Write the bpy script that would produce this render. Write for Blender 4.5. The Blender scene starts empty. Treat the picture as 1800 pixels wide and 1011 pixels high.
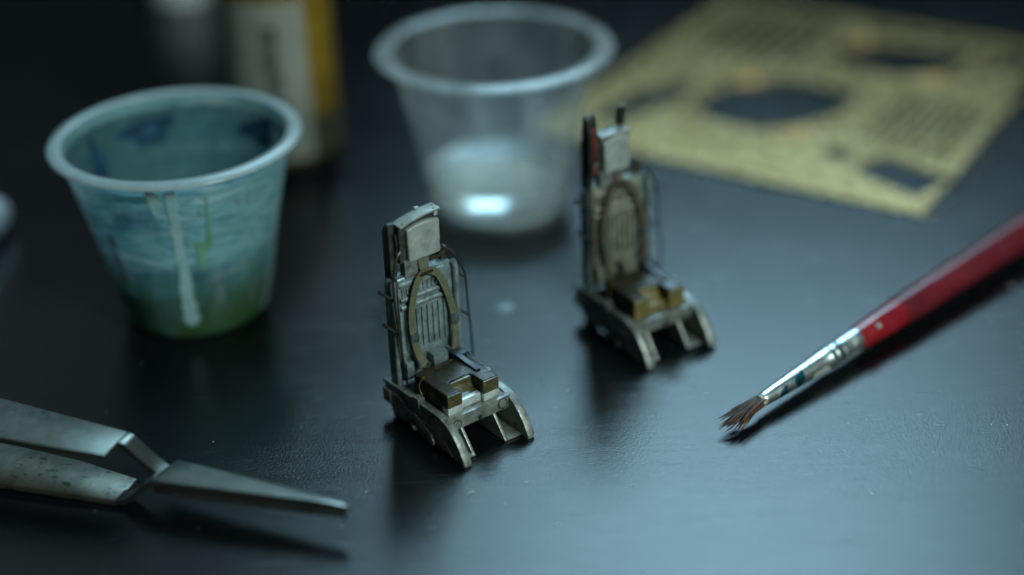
import bpy, bmesh, math, random
from mathutils import Vector, Matrix, noise
random.seed(7)
S = bpy.context.scene
COL = S.collection
R = math.radians

# ------------------------------------------------------------------ camera
# one Blender unit is one centimetre of the workbench
S.unit_settings.system = 'METRIC'
S.unit_settings.scale_length = 0.01
cam = bpy.data.cameras.new('camera')
cam.sensor_width = 36.0
cam.lens = 60.0
cam.clip_start = 0.5
cam.clip_end = 1000
cam.dof.use_dof = True
cam.dof.focus_distance = 26.75
cam.dof.aperture_fstop = 0.043
cam.dof.aperture_blades = 0
camo = bpy.data.objects.new('camera', cam)
COL.objects.link(camo)
camo.location = (0, 0, 15)
camo.rotation_euler = (Matrix.Rotation(R(90 - 28.5), 4, 'X') @ Matrix.Rotation(R(-2.2), 4, 'Z')).to_euler()
S.camera = camo

# ------------------------------------------------------------------ world and lamps
W = bpy.data.worlds.new('World')
S.world = W
W.use_nodes = True
bg = W.node_tree.nodes['Background']
bg.inputs[0].default_value = (0.55, 0.85, 0.9, 1)
bg.inputs[1].default_value = 0.012

def area(name, loc, target, sx, sy, col, radiance):
    l = bpy.data.lights.new(name, 'AREA')
    l.shape = 'RECTANGLE'
    l.size, l.size_y = sx, sy
    l.color = col
    l.energy = radiance * math.pi * sx * sy
    o = bpy.data.objects.new(name, l)
    COL.objects.link(o)
    o.location = loc
    d = Vector(target) - Vector(loc)
    o.rotation_euler = d.to_track_quat('-Z', 'Y').to_euler()
    return o

# the window behind the bench, and the softer room light in front of it
area('window_light', (36, 230, 243), (2, 24, 0), 108, 190, (0.44, 0.79, 1.0), 11.0)
area('far_window_light', (-110, 225, 200), (0, 24, 0), 150, 150, (0.72, 0.95, 1.0), 0.24)
area('room_light', (78, -58, 92), (0, 26, 1), 38, 38, (0.80, 1.0, 0.96), 35.0)

S.view_settings.view_transform = 'Standard'
S.view_settings.look = 'None'
S.view_settings.exposure = 0.0
S.view_settings.gamma = 1.0
S.render.engine = 'CYCLES'
S.cycles.max_bounces = 12
S.cycles.transparent_max_bounces = 16
S.cycles.transmission_bounces = 12
S.cycles.caustics_reflective = True
S.cycles.caustics_refractive = True

# ------------------------------------------------------------------ helpers
def tag(o, label=None, cat=None, group=None, kind=None):
    if label: o['label'] = label
    if cat: o['category'] = cat
    if group: o['group'] = group
    if kind: o['kind'] = kind
    return o

def obj(name, bm, m, parent=None, smooth=40, **k):
    bmesh.ops.recalc_face_normals(bm, faces=bm.faces)
    me = bpy.data.meshes.new(name)
    bm.to_mesh(me)
    bm.free()
    if smooth:
        me.shade_smooth()
        me.set_sharp_from_angle(angle=R(smooth))
    for mm in (m if isinstance(m, (list, tuple)) else [m]):
        me.materials.append(mm)
    o = bpy.data.objects.new(name, me)
    COL.objects.link(o)
    if parent: o.parent = parent
    return tag(o, **k)

def thing(name, label, cat, loc=(0, 0, 0), rot=(0, 0, 0), group=None):
    o = bpy.data.objects.new(name, None)
    o.empty_display_size = 0.3
    COL.objects.link(o)
    o.location = loc
    o.rotation_euler = rot
    return tag(o, label, cat, group)

def bevel(bm, w, seg=2, ang=30):
    es = [e for e in bm.edges if len(e.link_faces) == 2 and e.calc_face_angle() > R(ang)]
    bmesh.ops.bevel(bm, geom=es, offset=w, segments=seg, affect='EDGES', profile=0.6, clamp_overlap=True)

def merge(dst, src):
    me = bpy.data.meshes.new('tmp')
    src.to_mesh(me); src.free()
    dst.from_mesh(me)
    bpy.data.meshes.remove(me)

def box(bm, x0, x1, y0, y1, z0, z1, bev=0.0, seg=2, rot=None):
    t = bmesh.new()
    bmesh.ops.create_cube(t, size=1.0)
    for v in t.verts:
        v.co = Vector((x0 + (v.co.x + .5) * (x1 - x0), y0 + (v.co.y + .5) * (y1 - y0), z0 + (v.co.z + .5) * (z1 - z0)))
    if bev: bevel(t, bev, seg)
    if rot:
        c = Vector(((x0 + x1) / 2, (y0 + y1) / 2, (z0 + z1) / 2))
        bmesh.ops.rotate(t, verts=t.verts, cent=c, matrix=rot)
    merge(bm, t)
    return bm

def prism(bm, pts, axis, a, b, bev=0.0, seg=2):
    """polygon pts in the two other axes, extruded along axis from a to b"""
    t = bmesh.new()
    def P(p, q):
        if axis == 'x': return (q, p[0], p[1])
        if axis == 'y': return (p[0], q, p[1])
        return (p[0], p[1], q)
    A = [t.verts.new(P(p, a)) for p in pts]
    B = [t.verts.new(P(p, b)) for p in pts]
    t.faces.new(A); t.faces.new(list(reversed(B)))
    n = len(pts)
    for i in range(n):
        t.faces.new((A[i], B[i], B[(i + 1) % n], A[(i + 1) % n]))
    bmesh.ops.recalc_face_normals(t, faces=t.faces)
    if bev: bevel(t, bev, seg, 25)
    merge(bm, t)
    return bm

def spline(pts, n=6):
    P = [Vector(p) for p in pts]
    if len(P) < 3: return P
    out = []
    for i in range(len(P) - 1):
        p0 = P[max(i - 1, 0)]; p1 = P[i]; p2 = P[i + 1]; p3 = P[min(i + 2, len(P) - 1)]
        for k in range(n):
            t = k / n
            out.append(0.5 * ((2 * p1) + (p2 - p0) * t + (2 * p0 - 5 * p1 + 4 * p2 - p3) * t * t + (3 * p1 - p0 - 3 * p2 + p3) * t ** 3))
    out.append(P[-1])
    return out

def tube(bm, pts, r, n=10, cap=True):
    rs = r if isinstance(r, (list, tuple)) else [r] * len(pts)
    pts = [Vector(p) for p in pts]
    rings = []
    up = None
    for i, p in enumerate(pts):
        d = (pts[min(i + 1, len(pts) - 1)] - pts[max(i - 1, 0)]).normalized()
        if up is None:
            up = d.orthogonal().normalized()
        up = (up - d * up.dot(d)).normalized()
        s = d.cross(up)
        rings.append([bm.verts.new(p + (up * math.cos(2 * math.pi * k / n) + s * math.sin(2 * math.pi * k / n)) * rs[i]) for k in range(n)])
    for a, b in zip(rings, rings[1:]):
        for k in range(n):
            bm.faces.new((a[k], a[(k + 1) % n], b[(k + 1) % n], b[k]))
    if cap:
        bm.faces.new(rings[0]); bm.faces.new(rings[-1])
    return bm

def ribbon(bm, pts, width, thick, normal=(0, -1, 0), ws=None):
    """flat strap whose broad side faces normal"""
    pts = [Vector(p) for p in pts]
    N = Vector(normal)
    rings = []
    for i, p in enumerate(pts):
        d = (pts[min(i + 1, len(pts) - 1)] - pts[max(i - 1, 0)]).normalized()
        s = d.cross(N).normalized()
        nn = s.cross(d).normalized()
        w = (ws[i] if ws else width) / 2
        rings.append([bm.verts.new(p + s * a * w + nn * b * thick / 2) for a, b in ((-1, -1), (1, -1), (1, 1), (-1, 1))])
    for a, b in zip(rings, rings[1:]):
        for k in range(4):
            bm.faces.new((a[k], a[(k + 1) % 4], b[(k + 1) % 4], b[k]))
    bm.faces.new(rings[0]); bm.faces.new(rings[-1])
    return bm

def lathe(bm, prof, n=64, closed=False, wob=0.0, c=(0, 0, 0)):
    rings = []
    for r, z in prof:
        if r < 1e-6:
            rings.append([bm.verts.new((c[0], c[1], c[2] + z))])
        else:
            rings.append([bm.verts.new((c[0] + (r + wob * math.sin(2 * 2 * math.pi * k / n + .7)) * math.cos(2 * math.pi * k / n),
                                        c[1] + (r + wob * math.sin(2 * 2 * math.pi * k / n + .7)) * math.sin(2 * math.pi * k / n), c[2] + z)) for k in range(n)])
    pairs = list(zip(rings, rings[1:]))
    if closed: pairs.append((rings[-1], rings[0]))
    for a, b in pairs:
        for k in range(n):
            k2 = (k + 1) % n
            if len(a) == 1 and len(b) == 1: continue
            if len(a) == 1: bm.faces.new((a[0], b[k2], b[k]))
            elif len(b) == 1: bm.faces.new((a[k], a[k2], b[0]))
            else: bm.faces.new((a[k], a[k2], b[k2], b[k]))
    return bm

# ------------------------------------------------------------------ materials
class NT:
    def __init__(s, name):
        s.m = bpy.data.materials.new(name)
        s.m.use_nodes = True
        s.t = s.m.node_tree
        s.b = s.t.nodes['Principled BSDF']
        s.out = s.t.nodes['Material Output']
    def n(s, typ, **k):
        x = s.t.nodes.new(typ)
        for a, v in k.items(): setattr(x, a, v)
        return x
    def l(s, a, b): s.t.links.new(a, b)
    def coord(s, scale=(1, 1, 1), kind='Object'):
        c = s.n('ShaderNodeTexCoord'); mp = s.n('ShaderNodeMapping')
        mp.inputs['Scale'].default_value = scale
        s.l(c.outputs[kind], mp.inputs[0])
        return mp.outputs[0]
    def noise(s, vec, scale, detail=4, rough=0.55, dist=0):
        x = s.n('ShaderNodeTexNoise')
        x.inputs['Scale'].default_value = scale; x.inputs['Detail'].default_value = detail
        x.inputs['Roughness'].default_value = rough; x.inputs['Distortion'].default_value = dist
        if vec: s.l(vec, x.inputs['Vector'])
        return x.outputs['Fac']
    def ramp(s, fac, stops):
        x = s.n('ShaderNodeValToRGB')
        e = x.color_ramp.elements
        while len(e) < len(stops): e.new(0.5)
        for i, (p, c) in enumerate(stops):
            e[i].position = p
            e[i].color = (c[0], c[1], c[2], 1) if isinstance(c, (tuple, list)) else (c, c, c, 1)
        s.l(fac, x.inputs[0])
        return x.outputs[0]
    def mix(s, fac, a, b):
        x = s.n('ShaderNodeMix', data_type='RGBA')
        for v, i in ((fac, 0), (a, 6), (b, 7)):
            if isinstance(v, (int, float)): x.inputs[i].default_value = v
            elif isinstance(v, (tuple, list)): x.inputs[i].default_value = (v[0], v[1], v[2], 1)
            else: s.l(v, x.inputs[i])
        return x.outputs[2]
    def grazing(s, lo=.04, hi=.60):
        w = s.n('ShaderNodeLayerWeight'); w.inputs[0].default_value = .5
        p = s.n('ShaderNodeMath', operation='POWER'); s.l(w.outputs['Facing'], p.inputs[0]); p.inputs[1].default_value = 4.0
        r = s.n('ShaderNodeMapRange'); r.inputs[3].default_value = lo; r.inputs[4].default_value = hi
        s.l(p.outputs[0], r.inputs[0])
        return r.outputs[0]
    def bump(s, h, strength, dist=0.01, normal=None):
        x = s.n('ShaderNodeBump')
        x.inputs['Strength'].default_value = strength; x.inputs['Distance'].default_value = dist
        s.l(h, x.inputs['Height'])
        if normal: s.l(normal, x.inputs['Normal'])
        return x.outputs[0]

def mat(name, c1, c2=None, scale=6, metal=0.0, rough=0.5, bump=0.0, bscale=30, bdist=0.01, spec=0.5, lo=.35, hi=.65, rvar=0.12, coat=0.0):
    t = NT(name)
    v = t.coord()
    t.b.inputs['Metallic'].default_value = metal
    t.b.inputs['Specular IOR Level'].default_value = spec
    t.b.inputs['Coat Weight'].default_value = coat
    t.b.inputs['Coat Roughness'].default_value = 0.15
    f = t.noise(v, scale, 5, .6)
    if c2: t.l(t.ramp(f, [(lo, c1), (hi, c2)]), t.b.inputs['Base Color'])
    else: t.b.inputs['Base Color'].default_value = (*c1, 1)
    f2 = t.noise(v, scale * 2.3, 4, .6)
    t.l(t.ramp(f2, [(.3, max(rough - rvar, .03)), (.7, min(rough + rvar, 1))]), t.b.inputs['Roughness'])
    if bump:
        t.l(t.bump(t.noise(v, bscale, 4, .6), bump, bdist), t.b.inputs['Normal'])
    return t.m

M = {}
def washed(name, dark, mid, light, metal):
    # grey model paint: brushed-on dark wash, lighter dry-brushed streaks
    t = NT(name)
    v = t.coord()
    c = t.ramp(t.noise(v, 5.5, 6, .7, .4), [(.30, dark), (.50, mid), (.72, light)])
    c = t.mix(t.ramp(t.noise(t.coord((1, 1, .22)), 16, 4, .6), [(.56, 0), (.70, .45)]), c, dark)
    c = t.mix(t.ramp(t.noise(v, 30, 3, .6), [(.60, 0), (.70, .5)]), c, light)
    t.l(c, t.b.inputs['Base Color'])
    t.b.inputs['Metallic'].default_value = metal
    t.l(t.ramp(t.noise(v, 14, 4, .6), [(.3, .26), (.7, .50)]), t.b.inputs['Roughness'])
    t.l(t.bump(t.noise(v, 26, 4, .6), .35, .014), t.b.inputs['Normal'])
    return t.m
M['grey'] = washed('weathered grey paint', (.06, .066, .058), (.20, .215, .195), (.34, .365, .335), .35)
M['panel'] = washed('blue grey metal paint', (.06, .085, .088), (.19, .25, .25), (.33, .40, .40), .35)
M['padgrey'] = mat('rubbed grey pad', (.22, .25, .23), (.38, .42, .385), 4.5, .15, .45, .25, 28, .012)
M['dark'] = mat('dark gunmetal', (.022, .026, .026), (.06, .066, .062), 9, .4, .45, .3, 22, .015)
M['silver'] = mat('bare silver', (.5, .54, .53), (.78, .82, .80), 9, .55, .42, .35, 24, .02)
M['cushion'] = mat('dark olive brown gloss', (.010, .009, .005), (.035, .029, .012), 6, 0, .36, .2, 14, .01, .4)
M['ochre'] = mat('olive brown edge', (.045, .038, .012), (.095, .078, .028), 7, 0, .32, .15, 16, .01, .5, coat=.25)
M['ochre2'] = mat('bright ochre', (.10, .08, .02), (.19, .145, .042), 6, 0, .4, .2, 16, .01)
M['strap'] = mat('olive webbing', (.075, .08, .042), (.125, .125, .07), 9, 0, .55, .4, 60, .006)
M['buckle'] = mat('dull steel buckle', (.06, .075, .08), (.14, .16, .165), 12, .6, .4)
M['wire'] = mat('dull brass wire', (.02, .017, .009), (.07, .055, .025), 9, .4, .4)
M['black'] = mat('black plastic', (.008, .008, .008), (.02, .02, .02), 9, 0, .4)
M['redbrown'] = mat('red brown enamel', (.05, .012, .008), (.15, .03, .018), 9, 0, .4)
M['brassbit'] = mat('worn brass', (.16, .10, .03), (.40, .26, .08), 14, .7, .4)
M['panel2'] = mat('cream grey panel paint', (.11, .108, .078), (.23, .228, .17), 6, .1, .45, .25, 26, .012)
M['strap2'] = mat('dark brown webbing', (.04, .032, .018), (.10, .08, .045), 9, 0, .55, .4, 60, .006)
M['groove'] = mat('painted groove shade', (.03, .035, .032), (.06, .065, .06), 9, .2, .5)
M['blueblack'] = mat('blue black lacquer', (.008, .012, .02), (.025, .035, .05), 9, .1, .38)

def steel(name, c1, c2, spots, rough=.33):
    t = NT(name)
    v = t.coord()
    f = t.ramp(t.noise(v, 2.2, 5, .6), [(.35, c1), (.65, c2)])
    if spots:
        sp = t.ramp(t.noise(t.coord((1, 1.6, 1)), 5.5, 3, .5, .3), [(.61, 0), (.65, 1)])
        sp2 = t.ramp(t.noise(v, 17, 3, .6), [(.58, 0), (.66, .7)])
        f = t.mix(sp, f, (.055, .06, .05)); f = t.mix(sp2, f, (.12, .12, .10))
        st = t.ramp(t.noise(v, 1.1, 3, .5), [(.5, 0), (.75, .5)])
        f = t.mix(st, f, (.24, .19, .12))
    t.l(f, t.b.inputs['Base Color'])
    t.b.inputs['Metallic'].default_value = .85
    t.l(t.ramp(t.noise(v, 7, 5, .65), [(.3, rough - .03), (.7, rough + .06)]), t.b.inputs['Roughness'])
    br = t.noise(t.coord((2, 60, 2)), 3, 3, .5)
    t.l(t.bump(br, .12, .006), t.b.inputs['Normal'])
    return t.m
M['steel'] = steel('brushed steel', (.118, .124, .108), (.148, .155, .137), False, .30)
M['steelspot'] = steel('spotted steel', (.125, .126, .104), (.235, .235, .195), True, .38)
M['steeledge'] = steel('dull steel edge', (.10, .11, .10), (.17, .18, .16), False, .45)

def table_mat():
    t = NT('black leathery laminate')
    v = t.coord()
    big = t.noise(v, .25, 4, .55)
    t.l(t.ramp(big, [(.3, (.003, .004, .0045)), (.7, (.006, .007, .008))]), t.b.inputs['Base Color'])
    base = t.b.inputs['Base Color'].links[0].from_socket
    t.t.nodes.remove(t.b)
    smear = t.noise(t.coord((.35, 2.2, 1)), .8, 5, .6, .6)
    fine = t.noise(t.coord((.5, 5, 1)), 2.0, 5, .65, .3)
    r1 = t.ramp(smear, [(.3, .17), (.7, .22)])
    r2 = t.ramp(fine, [(.35, 0.0), (.8, .11)])
    a = t.n('ShaderNodeMath', operation='ADD'); t.l(r1, a.inputs[0]); t.l(r2, a.inputs[1])
    df = t.n('ShaderNodeBsdfDiffuse'); gl = t.n('ShaderNodeBsdfGlossy', distribution='BECKMANN')
    t.l(base, df.inputs[0]); t.l(a.outputs[0], gl.inputs['Roughness'])
    fr = t.n('ShaderNodeFresnel'); fr.inputs[0].default_value = 1.52
    mx = t.n('ShaderNodeMixShader'); t.l(fr.outputs[0], mx.inputs[0]); t.l(df.outputs[0], mx.inputs[1]); t.l(gl.outputs[0], mx.inputs[2])
    t.l(mx.outputs[0], t.out.inputs[0])
    grain = t.noise(v, 25, 3, .55)
    fineg = t.noise(v, 75, 2, .5)
    n1 = t.bump(grain, .26, .014)
    n2 = t.bump(fineg, .28, .0055, n1)
    n3 = t.bump(t.noise(t.coord((.16, 2.4, 1)), 2.4, 4, .6, .5), .06, .02, n2)
    for x in (df, gl, fr): t.l(n3, x.inputs['Normal'])
    return t.m
M['table'] = table_mat()

def cup_mat(name, tint, trans, stained, tl=.55, gr=.22):
    """milky translucent plastic: diffuse + translucent + see-through + gloss"""
    t = NT(name)
    t.t.nodes.remove(t.b)
    v = t.coord()
    if stained:
        ob = t.n('ShaderNodeSeparateXYZ'); t.l(t.coord(), ob.inputs[0])
        hz = t.noise(t.coord((.35, .35, 2.6)), 1.5, 5, .6, .5)
        c = t.ramp(hz, [(.32, (.12, .34, .38)), (.43, (.42, .72, .74)), (.50, (.20, .46, .48)), (.58, (.50, .76, .77)), (.68, (.74, .88, .88))])
        bl = t.ramp(t.noise(v, .75, 3, .5), [(.60, 0), (.70, .7)])
        c = t.mix(bl, c, (.03, .14, .28))
        # green sediment low down, grey-green band in the middle
        lo = t.n('ShaderNodeMapRange'); lo.inputs[1].default_value = 1.5; lo.inputs[2].default_value = .3
        t.l(ob.outputs[2], lo.inputs[0])
        ng = t.n('ShaderNodeMath', operation='MULTIPLY'); t.l(lo.outputs[0], ng.inputs[0])
        t.l(t.ramp(t.noise(v, 1.3, 4, .6), [(.3, .3), (.55, 1)]), ng.inputs[1])
        mb = t.n('ShaderNodeMapRange', interpolation_type='SMOOTHSTEP'); mb.inputs[1].default_value = 1.75; mb.inputs[2].default_value = 1.35
        t.l(ob.outputs[2], mb.inputs[0])
        nm = t.n('ShaderNodeMath', operation='MULTIPLY'); t.l(mb.outputs[0], nm.inputs[0])
        t.l(t.ramp(t.noise(v, 1.0, 4, .6), [(.3, .35), (.6, .9)]), nm.inputs[1])
        c = t.mix(nm.outputs[0], c, (.06, .17, .19))
        c = t.mix(ng.outputs[0], c, (.10, .22, .08))
        rd = t.ramp(t.noise(t.coord((1.4, 1.4, .7)), 1.0, 3, .5), [(.66, 0), (.72, .7)])
        c = t.mix(rd, c, (.16, .07, .035))
        c = t.mix(t.ramp(t.noise(t.coord((3, 3, .25)), 1.6, 3, .5), [(.62, 0), (.7, .5)]), c, (.34, .44, .42))
    else:
        c = t.ramp(t.noise(v, 1.2, 3, .5), [(.3, tint), (.7, [x * .85 for x in tint])])
    d = t.n('ShaderNodeBsdfDiffuse'); tr = t.n('ShaderNodeBsdfTranslucent'); tp = t.n('ShaderNodeBsdfTransparent'); g = t.n('ShaderNodeBsdfGlossy')
    g.inputs['Roughness'].default_value = gr
    t.l(c, d.inputs[0]); t.l(c, tr.inputs[0])
    tp.inputs[0].default_value = (.93, .97, .97, 1)
    m1 = t.n('ShaderNodeMixShader'); m1.inputs[0].default_value = tl
    t.l(d.outputs[0], m1.inputs[1]); t.l(tr.outputs[0], m1.inputs[2])
    m2 = t.n('ShaderNodeMixShader')
    if stained:
        t.l(t.ramp(t.noise(v, 1.9, 4, .6), [(.4, trans * .5), (.7, trans * 1.6)]), m2.inputs[0])
    else:
        st = t.noise(t.coord((1.6, 1.6, .35)), 1.5, 4, .6, .4)
        t.l(t.ramp(st, [(.35, trans - .10), (.65, min(trans + .07, .97))]), m2.inputs[0])
    t.l(m1.outputs[0], m2.inputs[1]); t.l(tp.outputs[0], m2.inputs[2])
    m3 = t.n('ShaderNodeMixShader'); t.l(t.grazing(), m3.inputs[0])
    t.l(m2.outputs[0], m3.inputs[1]); t.l(g.outputs[0], m3.inputs[2])
    t.l(m3.outputs[0], t.out.inputs[0])
    return t.m
def clear_skin(name):
    t = NT(name)
    t.t.nodes.remove(t.b)
    tp = t.n('ShaderNodeBsdfTransparent'); g = t.n('ShaderNodeBsdfGlossy'); g.inputs['Roughness'].default_value = .12
    m = t.n('ShaderNodeMixShader'); t.l(t.grazing(.03, .35), m.inputs[0]); t.l(tp.outputs[0], m.inputs[1]); t.l(g.outputs[0], m.inputs[2])
    t.l(m.outputs[0], t.out.inputs[0])
    return t.m
M['skin'] = clear_skin('clear inner face of the plastic')
M['cup_stain'] = cup_mat('stained translucent plastic', (.6, .7, .7), .12, True)
M['cup_rim'] = cup_mat('milky plastic rim', (.62, .74, .76), .15, False)
M['cup_clear'] = cup_mat('clear frosted plastic', (.90, .96, .96), .85, False, .6, .07)
M['cup_base'] = cup_mat('milky cup base', (.95, .92, .83), .0, False, .3, .3)
M['cup_clear_rim'] = cup_mat('clear plastic rim', (.88, .94, .96), .66, False, .6, .08)
M['drip'] = mat('pale paint drip', (.24, .42, .43), (.36, .54, .54), 3, 0, .4)
M['dripgreen'] = mat('green paint drip', (.10, .26, .17), (.17, .36, .25), 3, 0, .4)
M['bluepaint'] = mat('blue paint smear', (.012, .06, .12), (.02, .11, .20), 3, 0, .4)

def water_mat(name, col, rough=0.0):
    t = NT(name)
    t.b.inputs['Base Color'].default_value = (*col, 1)
    t.b.inputs['Transmission Weight'].default_value = 1
    t.b.inputs['Roughness'].default_value = rough
    t.b.inputs['IOR'].default_value = 1.333
    return t.m
M['water'] = water_mat('clear rinse water', (.97, .98, .95), .24)
def cloudy(m, col, f):
    nt = m.node_tree; p = nt.nodes['Principled BSDF']; out = nt.nodes['Material Output']
    tr = nt.nodes.new('ShaderNodeBsdfTranslucent'); df = nt.nodes.new('ShaderNodeBsdfDiffuse')
    for x in (tr, df): x.inputs[0].default_value = (*col, 1)
    a = nt.nodes.new('ShaderNodeMixShader'); c = nt.nodes.new('ShaderNodeMixShader')
    a.inputs[0].default_value = .5; c.inputs[0].default_value = f
    nt.links.new(tr.outputs[0], a.inputs[1]); nt.links.new(df.outputs[0], a.inputs[2])
    nt.links.new(p.outputs[0], c.inputs[1]); nt.links.new(a.outputs[0], c.inputs[2]); nt.links.new(c.outputs[0], out.inputs[0])
cloudy(M['water'], (.97, .92, .80), .035)
M['murky'] = mat('murky teal paint water', (.012, .028, .026), (.025, .05, .042), 2, 0, .12)

# ------------------------------------------------------------------ the bench top
bm = bmesh.new()
box(bm, -70, 70, -6, 72, -2.5, 0, .3, 3)
obj('tabletop', bm, M['table'], kind='structure', label='black fine grained tabletop with a soft sheen')

# ------------------------------------------------------------------ model ejection seats
def make_seat(label, loc, rz, second=False, scale=1.0, tilt=(0, 0)):
    t = thing('ejection_seat', label, 'model seat', loc, (R(tilt[0]), R(tilt[1]), R(rz)), 'model ejection seats')
    t.scale = (scale,) * 3
    G = 0.004
    MP = M['panel2'] if second else M['panel']; MS = M['strap2'] if second else M['strap']
    arc = [(.72, .615), (.60, .60), (.48, .56), (.36, .49), (.25, .39), (.15, .27), (.07, .14), (.02, .04)]
    for s, xo, xi in ((-1, -.655, -.54), (1, .575, .69)):
        # the skirt: straight behind, an arc down to the tip in front
        prof = [(2.18, .615)] + arc + [(.02, G), (.10, G), (.55, .03), (.92, .05), (1.0, G), (1.22, G), (1.30, .09), (1.58, .10), (1.66, G), (1.96, G), (2.06, .22), (2.18, .28)]
        b = bmesh.new(); prism(b, prof, 'x', xo, xi, .014, 2)
        sk = obj('side_skirt', b, M['grey'], t)
        # raised rim that follows the top edge and the arc
        b = bmesh.new()
        outer = [(2.2, .64), (.72, .64)] + [(y - .012, z + .02) for y, z in arc[1:]]
        inner = [(y + .05, z - .055) for y, z in reversed(arc[1:])] + [(.73, .56), (2.2, .56)]
        prism(b, outer + inner, 'x', xo - (.018 if s < 0 else .004), xi + (.018 if s > 0 else .004), .012, 2)
        obj('edge_rim', b, M['grey'], sk)
        x_out = xo if s < 0 else xi
        b = bmesh.new()
        # slanting lever on the outer face with a ring boss
        pts = [(1.95, .40), (1.80, .42), (1.1, .18), (.86, .05), (.80, .12), (.86, .22), (1.15, .34), (1.8, .50), (1.95, .49)]
        prism(b, pts, 'x', x_out - .04, x_out + .04, .01)
        obj('lever_arm', b, M['grey'], sk)
        b = bmesh.new()
        ring = [(.85 + .085 * math.cos(a), .125 + .085 * math.sin(a)) for a in [i * math.pi / 8 for i in range(16)]]
        prism(b, ring, 'x', x_out + s * .03, x_out + s * .075, .012)
        boss = obj('boss', b, M['grey'], sk)
        b = bmesh.new(); box(b, x_out - .06, x_out + .06, 1.96, 2.17, .26, .50, .02)
        obj('lug', b, M['grey'], sk)
        b = bmesh.new(); box(b, x_out - .05 if s < 0 else x_out - .09, x_out + .09 if s < 0 else x_out + .05, 1.16, 1.32, .55, .72, .018)
        obj('hinge_block', b, M['grey'], sk)
        # second rib line parallel to the arc
        b = bmesh.new()
        q = [(1.75, .33), (.86, .34), (.60, .27), (.42, .13), (.34, .05)]
        tube(b, spline([(x_out + s * .004, y, z) for y, z in q], 5), .02, 8)
        obj('rib', b, M['grey'], sk)
        for k in range(5):
            b = bmesh.new()
            yy = 1.15 + .17 * k
            lathe(b, [(0, .03), (.022, .026), (.032, .01), (.034, 0)], 10)
            bmesh.ops.rotate(b, verts=b.verts, cent=(0, 0, 0), matrix=Matrix.Rotation(R(90 * s), 3, 'Y'))
            bmesh.ops.translate(b, verts=b.verts, vec=(x_out, yy, .20 + .02 * (k % 2)))
            obj('rivet', b, M['grey'], sk)
        # the inner wall and floor plate: an open L bracket in front
        a0, a1 = ((-.375, -.325) if s < 0 else (.255, .305))
        b = bmesh.new()
        prism(b, [(.56, .40), (.50, .40), (.20, .03), (.20, G), (1.7, G), (1.7, .40)], 'x', a0, a1, .010)
        f0, f1 = ((-.57, a0 + .002) if s < 0 else (a1 - .002, .605))
        box(b, f0, f1, .20, .95, G + .002, .055, .010)
        obj('foot_bracket', b, M['grey'], t)
    # pan and front bar
    b = bmesh.new(); box(b, -.56, .595, .60, 1.85, .36, .60, .02)
    box(b, -.52, .55, .66, 1.8, .59, .625, .012)
    obj('seat_pan', b, M['grey'], t)
    b = bmesh.new(); box(b, -.625, .61, .50, .605, .385, .615, .014)
    bar = obj('front_bar', b, M['grey'], t)
    for cx, cz in ((-.44, .468), (.452, .505)):
        b = bmesh.new()
        lathe(b, [(0, .016), (.066, .016), (.074, .008), (.076, 0)], 24)
        bmesh.ops.rotate(b, verts=b.verts, cent=(0, 0, 0), matrix=Matrix.Rotation(R(90), 3, 'X'))
        bmesh.ops.translate(b, verts=b.verts, vec=(cx, .501, cz))
        obj('rivet_head', b, M['grey'], bar)
        b = bmesh.new()
        lathe(b, [(.076, .004), (.096, .004), (.097, 0)], 24)
        bmesh.ops.rotate(b, verts=b.verts, cent=(0, 0, 0), matrix=Matrix.Rotation(R(90), 3, 'X'))
        bmesh.ops.translate(b, verts=b.verts, vec=(cx, .501, cz))
        obj('rivet_groove_shade', b, M['groove'], bar)  # flat dark ring drawn in place of a groove's shade
    b = bmesh.new()
    lathe(b, [(0, .005), (.04, .005), (.043, 0)], 20)
    bmesh.ops.rotate(b, verts=b.verts, cent=(0, 0, 0), matrix=Matrix.Rotation(R(90), 3, 'X'))
    bmesh.ops.translate(b, verts=b.verts, vec=(.01, .499, .435))
    obj('bolt_hole', b, M['black'], bar)
    # cushion
    zt = .975
    poly = [(-.525, .61), (-.245, .61), (-.24, .70), (-.285, .80), (-.29, .86), (-.26, .92), (-.19, .95), (.07, .955), (.14, .94), (.17, .88), (.165, .61), (.465, .61), (.48, 1.52), (-.52, 1.52)]
    b = bmesh.new(); prism(b, poly, 'z', .75, zt, .034, 3)
    cu = obj('cushion', b, M['cushion'], t)
    for x0, x1 in ((-.527, -.243), (.163, .467)):
        b = bmesh.new(); box(b, x0, x1, .588, .64, .742, zt - .012, .024, 3)
        obj('cushion_front', b, M['ochre2'] if second else M['ochre'], cu)
    b = bmesh.new()
    box(b, -.26, .155, .905, .97, .73, zt - .022, .02)
    prism(b, [(.72, .725), (.72, .745), (.82, .77), (.89, .83), (.93, .91), (.95, .91), (.95, .725)], 'x', -.26, .155, .008)
    obj('cushion_notch', b, M['ochre2'] if second else M['ochre'], cu)
    b = bmesh.new(); box(b, -.51, .455, .72, 1.54, .60, .748, .012)
    base = obj('cushion_base', b, M['dark'], t)
    for x0, x1, yf, zz in ((-.522, -.245, .595, .75), (-.235, .155, .66, .765), (.168, .462, .595, .75)):
        b = bmesh.new(); box(b, x0, x1, yf, .76, .60, zz - .008, .016, 2)
        obj('base_block', b, M['ochre2'] if second else M['silver'], base)
    # backrest shell and padded panel
    b = bmesh.new()
    sh = [(-.60, .62), (-.60, 2.36), (-.565, 2.45), (-.49, 2.50), (.50, 2.50), (.60, 2.44), (.645, 2.34), (.645, .62)]
    prism(b, sh, 'y', 1.90, 2.08, .03, 2)
    shell = obj('back_shell', b, M['panel'], t)
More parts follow.
